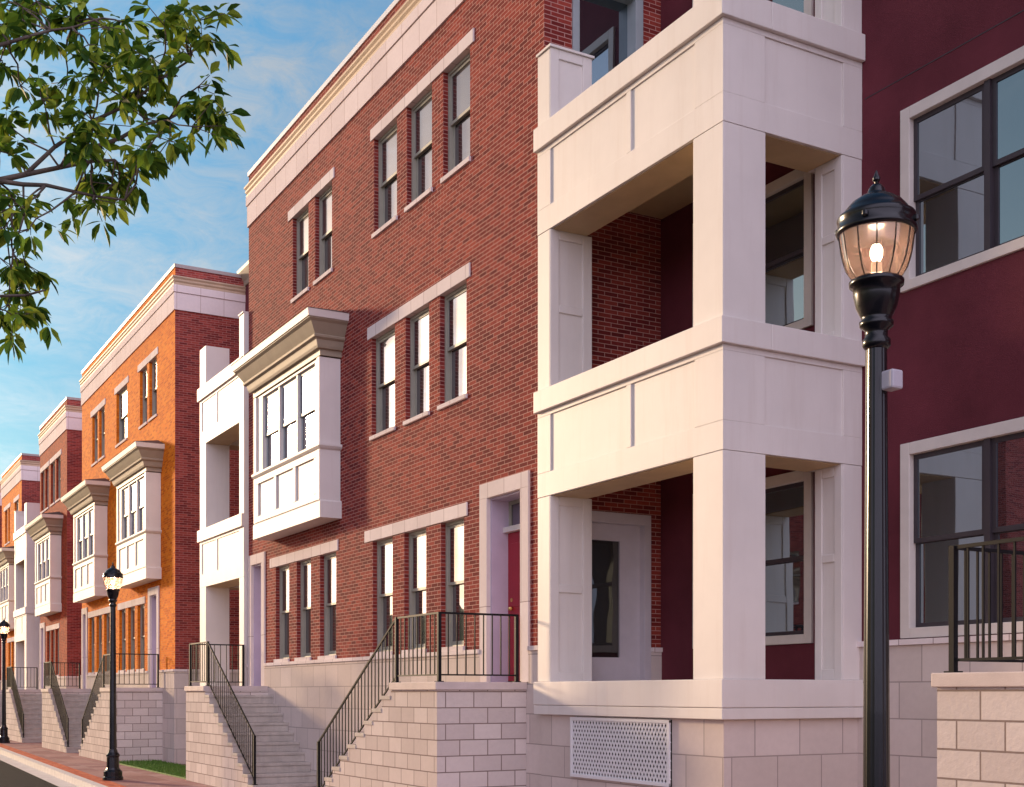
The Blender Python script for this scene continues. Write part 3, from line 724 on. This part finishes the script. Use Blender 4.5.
# ------------------------------------------------------------------ tree
f_, th = 1255., R(29.4); AX = Vector((-math.cos(th), math.sin(th), 0)); RX = Vector((math.sin(th), math.cos(th), 0)); EYE = Vector((0, 0, 1.81))
def at(px, py, t): return EYE+AX*t+RX*((px-512)/f_*t)+Vector((0, 0, (693-py)/f_*t))
def proj(p):
    d = p-EYE; t = d.dot(AX)
    return (512+f_*d.dot(RX)/t, 693-f_*d.z/t) if t > .1 else (-999, -999)
tree = empty('leafy_tree', (-10.4, -5.0, 0), 'leafy green tree whose branches hang into the upper left corner', 'tree')
TB = Vector((-10.4, -5.0, 0))
wood = MB()
def limb(p, q, r0, r1, seg=6, sag=.0, jit=.06):
    pts = [p.lerp(q, i/seg) for i in range(seg+1)]; L_ = (q-p).length
    for i in range(1, seg):
        pts[i] += Vector((random.uniform(-1, 1), random.uniform(-1, 1), random.uniform(-1, 1)))*jit*L_/seg*2 + Vector((0, 0, sag*L_*math.sin(math.pi*i/seg)))
    for i in range(seg):
        wood.tube(pts[i], pts[i+1], r0+(r1-r0)*i/seg, 7 if r0 > .02 else 5, r0+(r1-r0)*(i+1)/seg)
    return pts
trunk_pts = limb(TB, TB+Vector((.15, .3, 3.2)), .19, .14, 5, 0, .04)
fork = trunk_pts[-1]
leaf = MB()
def leafblade(base, d, L_, w, roll):
    d = d.normalized(); s = d.cross(Vector((0, 0, 1)))
    if s.length < .1: s = Vector((1, 0, 0))
    s.normalize(); up = s.cross(d)
    s = (s*math.cos(roll)+up*math.sin(roll)); up = s.cross(d)
    dr = Vector((0, 0, -L_))
    pr = ((.0, .0, 0), (.22, .62, .02), (.5, 1, .05), (.78, .58, .11), (1, 0, .2))
    mid = [leaf.P(base+d*L_*q+dr*z) for q, _, z in pr]
    for sg in (1, -1):
        e = [leaf.P(base+d*L_*q+s*w*k*sg+up*w*.3*k+dr*z) for q, k, z in pr[1:4]]
        leaf.f.append([mid[0], e[0], mid[1]]); leaf.f.append([mid[1], e[0], e[1], mid[2]])
        leaf.f.append([mid[2], e[1], e[2], mid[3]]); leaf.f.append([mid[3], e[2], mid[4]])
def rosette(p, axis, n=7, size=.15):
    for k in range(n):
        a = Vector((random.gauss(0, 1), random.gauss(0, 1), random.gauss(-.55, .55)))
        d = axis*.6+a.normalized()
        leafblade(p+a*.012, d, size*random.uniform(.7, 1.15), size*random.uniform(.18, .25), random.uniform(-.9, .9))
def cluster(c, src, rad=.17, n=4, size=.15):
    """a twig fan hung with leaves; src = point on a limb"""
    limb(src, c, .008, .004, 4, .02, .08)
    ax = (c-src).normalized()
    for k in range(n):
        o = Vector((random.gauss(0, rad), random.gauss(0, rad), random.gauss(0, rad*.55)))
        e = c+o
        wood.tube(c-ax*rad*.5, e, .004, 4, .0025)
        rosette(e, (o+ax*.1).normalized(), 6, size)
        if random.random() < .25: rosette((e+c)/2, Vector((0, 0, -1)), 4, size*.9)
# limbs reaching into view
L1 = limb(fork, at(-60, 190, 8.2), .10, .034, 7, .05); L1b = limb(L1[-1], at(115, 160, 8.6), .026, .010, 6, .01, .07)
L1c = limb(L1b[4], at(195, 105, 8.9), .018, .008, 5, .01, .07)
L1d = limb(L1b[2], at(125, 200, 8.3), .018, .007, 5, .0, .08)
L2 = limb(L1[4], at(-40, 60, 8.0), .04, .018, 5, .03); L2b = limb(L2[-1], at(95, 20, 8.4), .016, .006, 6, .02, .07)
L3 = limb(L1[-2], at(-40, 300, 7.7), .03, .016, 5, -.02); L3b = limb(L3[-1], at(45, 290, 7.6), .014, .006, 4, 0)
L4 = limb(L1b[3], at(190, 60, 8.8), .016, .007, 5, .02, .07)
nodes = [p for Lm in (L1b, L1c, L1d, L2b, L3b, L4, L3, L2) for p in Lm]
zc = [(60,20),(130,30),(180,60),(200,40),(90,90),(30,100),(20,150),(120,80),(70,210),(110,215),(170,200),(210,200),(230,120),(270,80),(310,60),(260,150),(240,190),(300,150),(340,150),(390,60),(430,50),(460,50),(480,90),(440,120),(400,110),(370,150),(420,180),(470,200),(500,260),(510,300),(460,290),(430,250),(380,200),(340,210),(300,220),(350,260),(380,300),(340,340),(370,350),(400,330),(240,270),(200,280),(180,330),(220,340),(250,370),(290,400),(320,400),(270,430),(230,450),(190,450),(240,410),(30,280),(20,330),(50,350),(20,430),(60,460),(90,490),(30,510),(80,520),(20,590),(50,580),(80,600),(60,650),(90,680),(40,690),(20,725),(60,710),(10,20),(0,60),(100,10)]
for zx, zy in zc:
    px_, py_ = zx/2.186*.97-9, zy/2.186-6
    t = random.uniform(8.0, 9.0)
    c = at(px_, py_, t)
    src = min(nodes, key=lambda p: (p-c).length+random.uniform(0, .15))
    cluster(c, src, .08, 4, .125)
# the rest of the crown, outside the frame
upl = [limb(fork, fork+Vector((math.cos(a)*2.6, math.sin(a)*2.4, 3.2+random.uniform(-.8, 1))), .09, .03, 5, .03) for a in (2.4, 3.3, 4.3, 5.4)] + [limb(fork, fork+Vector((.2, .3, 5.0)), .11, .03, 6)]
upn = [p for Lm in upl for p in Lm[2:]]+L1[3:]
k = 0
while k < 150:
    v = Vector((random.gauss(0, 1), random.gauss(0, 1), random.gauss(0, 1))).normalized()*random.uniform(.55, 1)
    c = TB+Vector((v.x*3.9, .6+v.y*3.9, 6.6+v.z*2.9))
    q = proj(c)
    if -70 < q[0] < 1100 and -90 < q[1] < 900: continue
    src = min(upn, key=lambda p: (p-c).length); cluster(c, src, .30, 5, .17); k += 1
wood.build('trunk', M['bark'], tree, smooth=True)
leaf.build('crown', M['leaf'], tree)

# ------------------------------------------------------------------ light, sky, camera
SKY_SAT, SKY_VAL = 1.1, .62
GRAD = ((.26, .45, .55), (.30, .60, .74), (.33, .90, 1.12))
WARM = (.94, .83, .73)
PINK_FILL_LO, PINK_FILL_HI = (4.5, 4.2, 5.7), (7.5, 6.9, 8.6)
SAZ = Vector((-3.0, -1.0)).normalized(); EL = R(12)
sun = bpy.data.lights.new('sun', 'SUN'); sun.energy = 2.6; sun.angle = R(5); sun.color = (1, .70, .43)
so = bpy.data.objects.new('sun', sun); COL.objects.link(so)
tow = Vector((SAZ.x*math.cos(EL), SAZ.y*math.cos(EL), math.sin(EL)))
so.rotation_euler = tow.to_track_quat('Z', 'Y').to_euler()
w = bpy.data.worlds.new('World'); scene.world = w; w.use_nodes = True
N, L = w.node_tree.nodes, w.node_tree.links
bg = N['Background']
sky = N.new('ShaderNodeTexSky'); sky.sky_type = 'NISHITA'; sky.sun_disc = False
sky.sun_elevation = EL; sky.sun_rotation = math.atan2(tow.x, tow.y)
sky.air_density = 1.0; sky.dust_density = .8; sky.ozone_density = 1.5
tc = N.new('ShaderNodeTexCoord'); mp = N.new('ShaderNodeMapping'); L.new(tc.outputs['Generated'], mp.inputs[0])
mp.inputs['Scale'].default_value = (1.0, 1.0, 3.2); mp.inputs['Rotation'].default_value = (.12, .1, .4)
n1 = noise(N, L, mp.outputs[0], 2.1, 9, .62); n1.inputs['Distortion'].default_value = .5
n2 = noise(N, L, mp.outputs[0], 9, 8, .7)
mu = N.new('ShaderNodeMath'); mu.operation = 'MULTIPLY_ADD'; L.new(n2.outputs['Fac'], mu.inputs[0]); mu.inputs[1].default_value = .35; L.new(n1.outputs['Fac'], mu.inputs[2])
cl1 = ramp(N, L, n1.outputs['Fac'], [(.40, (0, 0, 0)), (.62, (1, 1, 1))])
mp2 = N.new('ShaderNodeMapping'); L.new(tc.outputs['Generated'], mp2.inputs[0]); mp2.inputs['Scale'].default_value = (1, 1, 2.2); mp2.inputs['Rotation'].default_value = (.5, .2, 1.1)
n5 = noise(N, L, mp2.outputs[0], 24, 7, .7); n5.inputs['Distortion'].default_value = .8
cl2 = ramp(N, L, n5.outputs['Fac'], [(.32, (.2, .2, .2)), (.68, (.72, .72, .72))])
cl = N.new('ShaderNodeMix'); cl.data_type = 'RGBA'; cl.blend_type = 'MULTIPLY'; cl.inputs[0].default_value = 1
L.new(cl1.outputs[0], cl.inputs[6]); L.new(cl2.outputs[0], cl.inputs[7])
sx = N.new('ShaderNodeSeparateXYZ'); L.new(tc.outputs['Generated'], sx.inputs[0])
hs = N.new('ShaderNodeHueSaturation'); L.new(sky.outputs[0], hs.inputs['Color'])
hs.inputs['Saturation'].default_value = SKY_SAT; hs.inputs['Value'].default_value = SKY_VAL
# clearer, deeper blue air away from the sun's own quarter of the sky
mk = N.new('ShaderNodeMapRange'); L.new(sx.outputs['Y'], mk.inputs['Value']); mk.inputs['From Min'].default_value = -.22; mk.inputs['From Max'].default_value = .04
wm = mix(N, L, 'MULTIPLY', 1, hs.outputs[0], WARM)
gr = ramp(N, L, sx.outputs['Z'], [(0, GRAD[0]), (.22, GRAD[1]), (.5, GRAD[2])])
gb_ = mix(N, L, 'MULTIPLY', 1, hs.outputs[0], gr.outputs[0])
hb = mix(N, L, 'MIX', mk.outputs[0], wm, gb_)
lum = N.new('ShaderNodeRGBToBW'); L.new(hb, lum.inputs[0])
cw = mix(N, L, 'MULTIPLY', 1, lum.outputs[0], (1.62, 1.62, 1.62))
cc = mix(N, L, 'MIX', cl.outputs[2], hb, cw)
# added fill: unseen bright pink-white cloud bank in eastern sky brightens shaded sides
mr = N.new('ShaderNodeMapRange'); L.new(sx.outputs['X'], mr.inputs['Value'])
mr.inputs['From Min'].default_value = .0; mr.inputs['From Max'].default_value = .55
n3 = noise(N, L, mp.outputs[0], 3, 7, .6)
pk = ramp(N, L, n3.outputs['Fac'], [(.3, PINK_FILL_LO), (.7, PINK_FILL_HI)])
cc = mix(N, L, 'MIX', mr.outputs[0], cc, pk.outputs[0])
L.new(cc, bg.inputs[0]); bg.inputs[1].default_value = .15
cam = bpy.data.cameras.new('camera'); co = bpy.data.objects.new('camera', cam); COL.objects.link(co)
co.location = EYE; co.rotation_euler = (R(90), 0, math.atan2(-AX.x, AX.y))
cam.sensor_width = 36; cam.lens = 36*f_/1024; cam.shift_y = (693-393.5)/1024; cam.clip_start = .05; cam.clip_end = 2000
scene.camera = co
scene.view_settings.view_transform = 'Standard'; scene.view_settings.look = 'None'
scene.view_settings.gamma = 1; scene.view_settings.exposure = .87
scene.cycles.max_bounces = 6
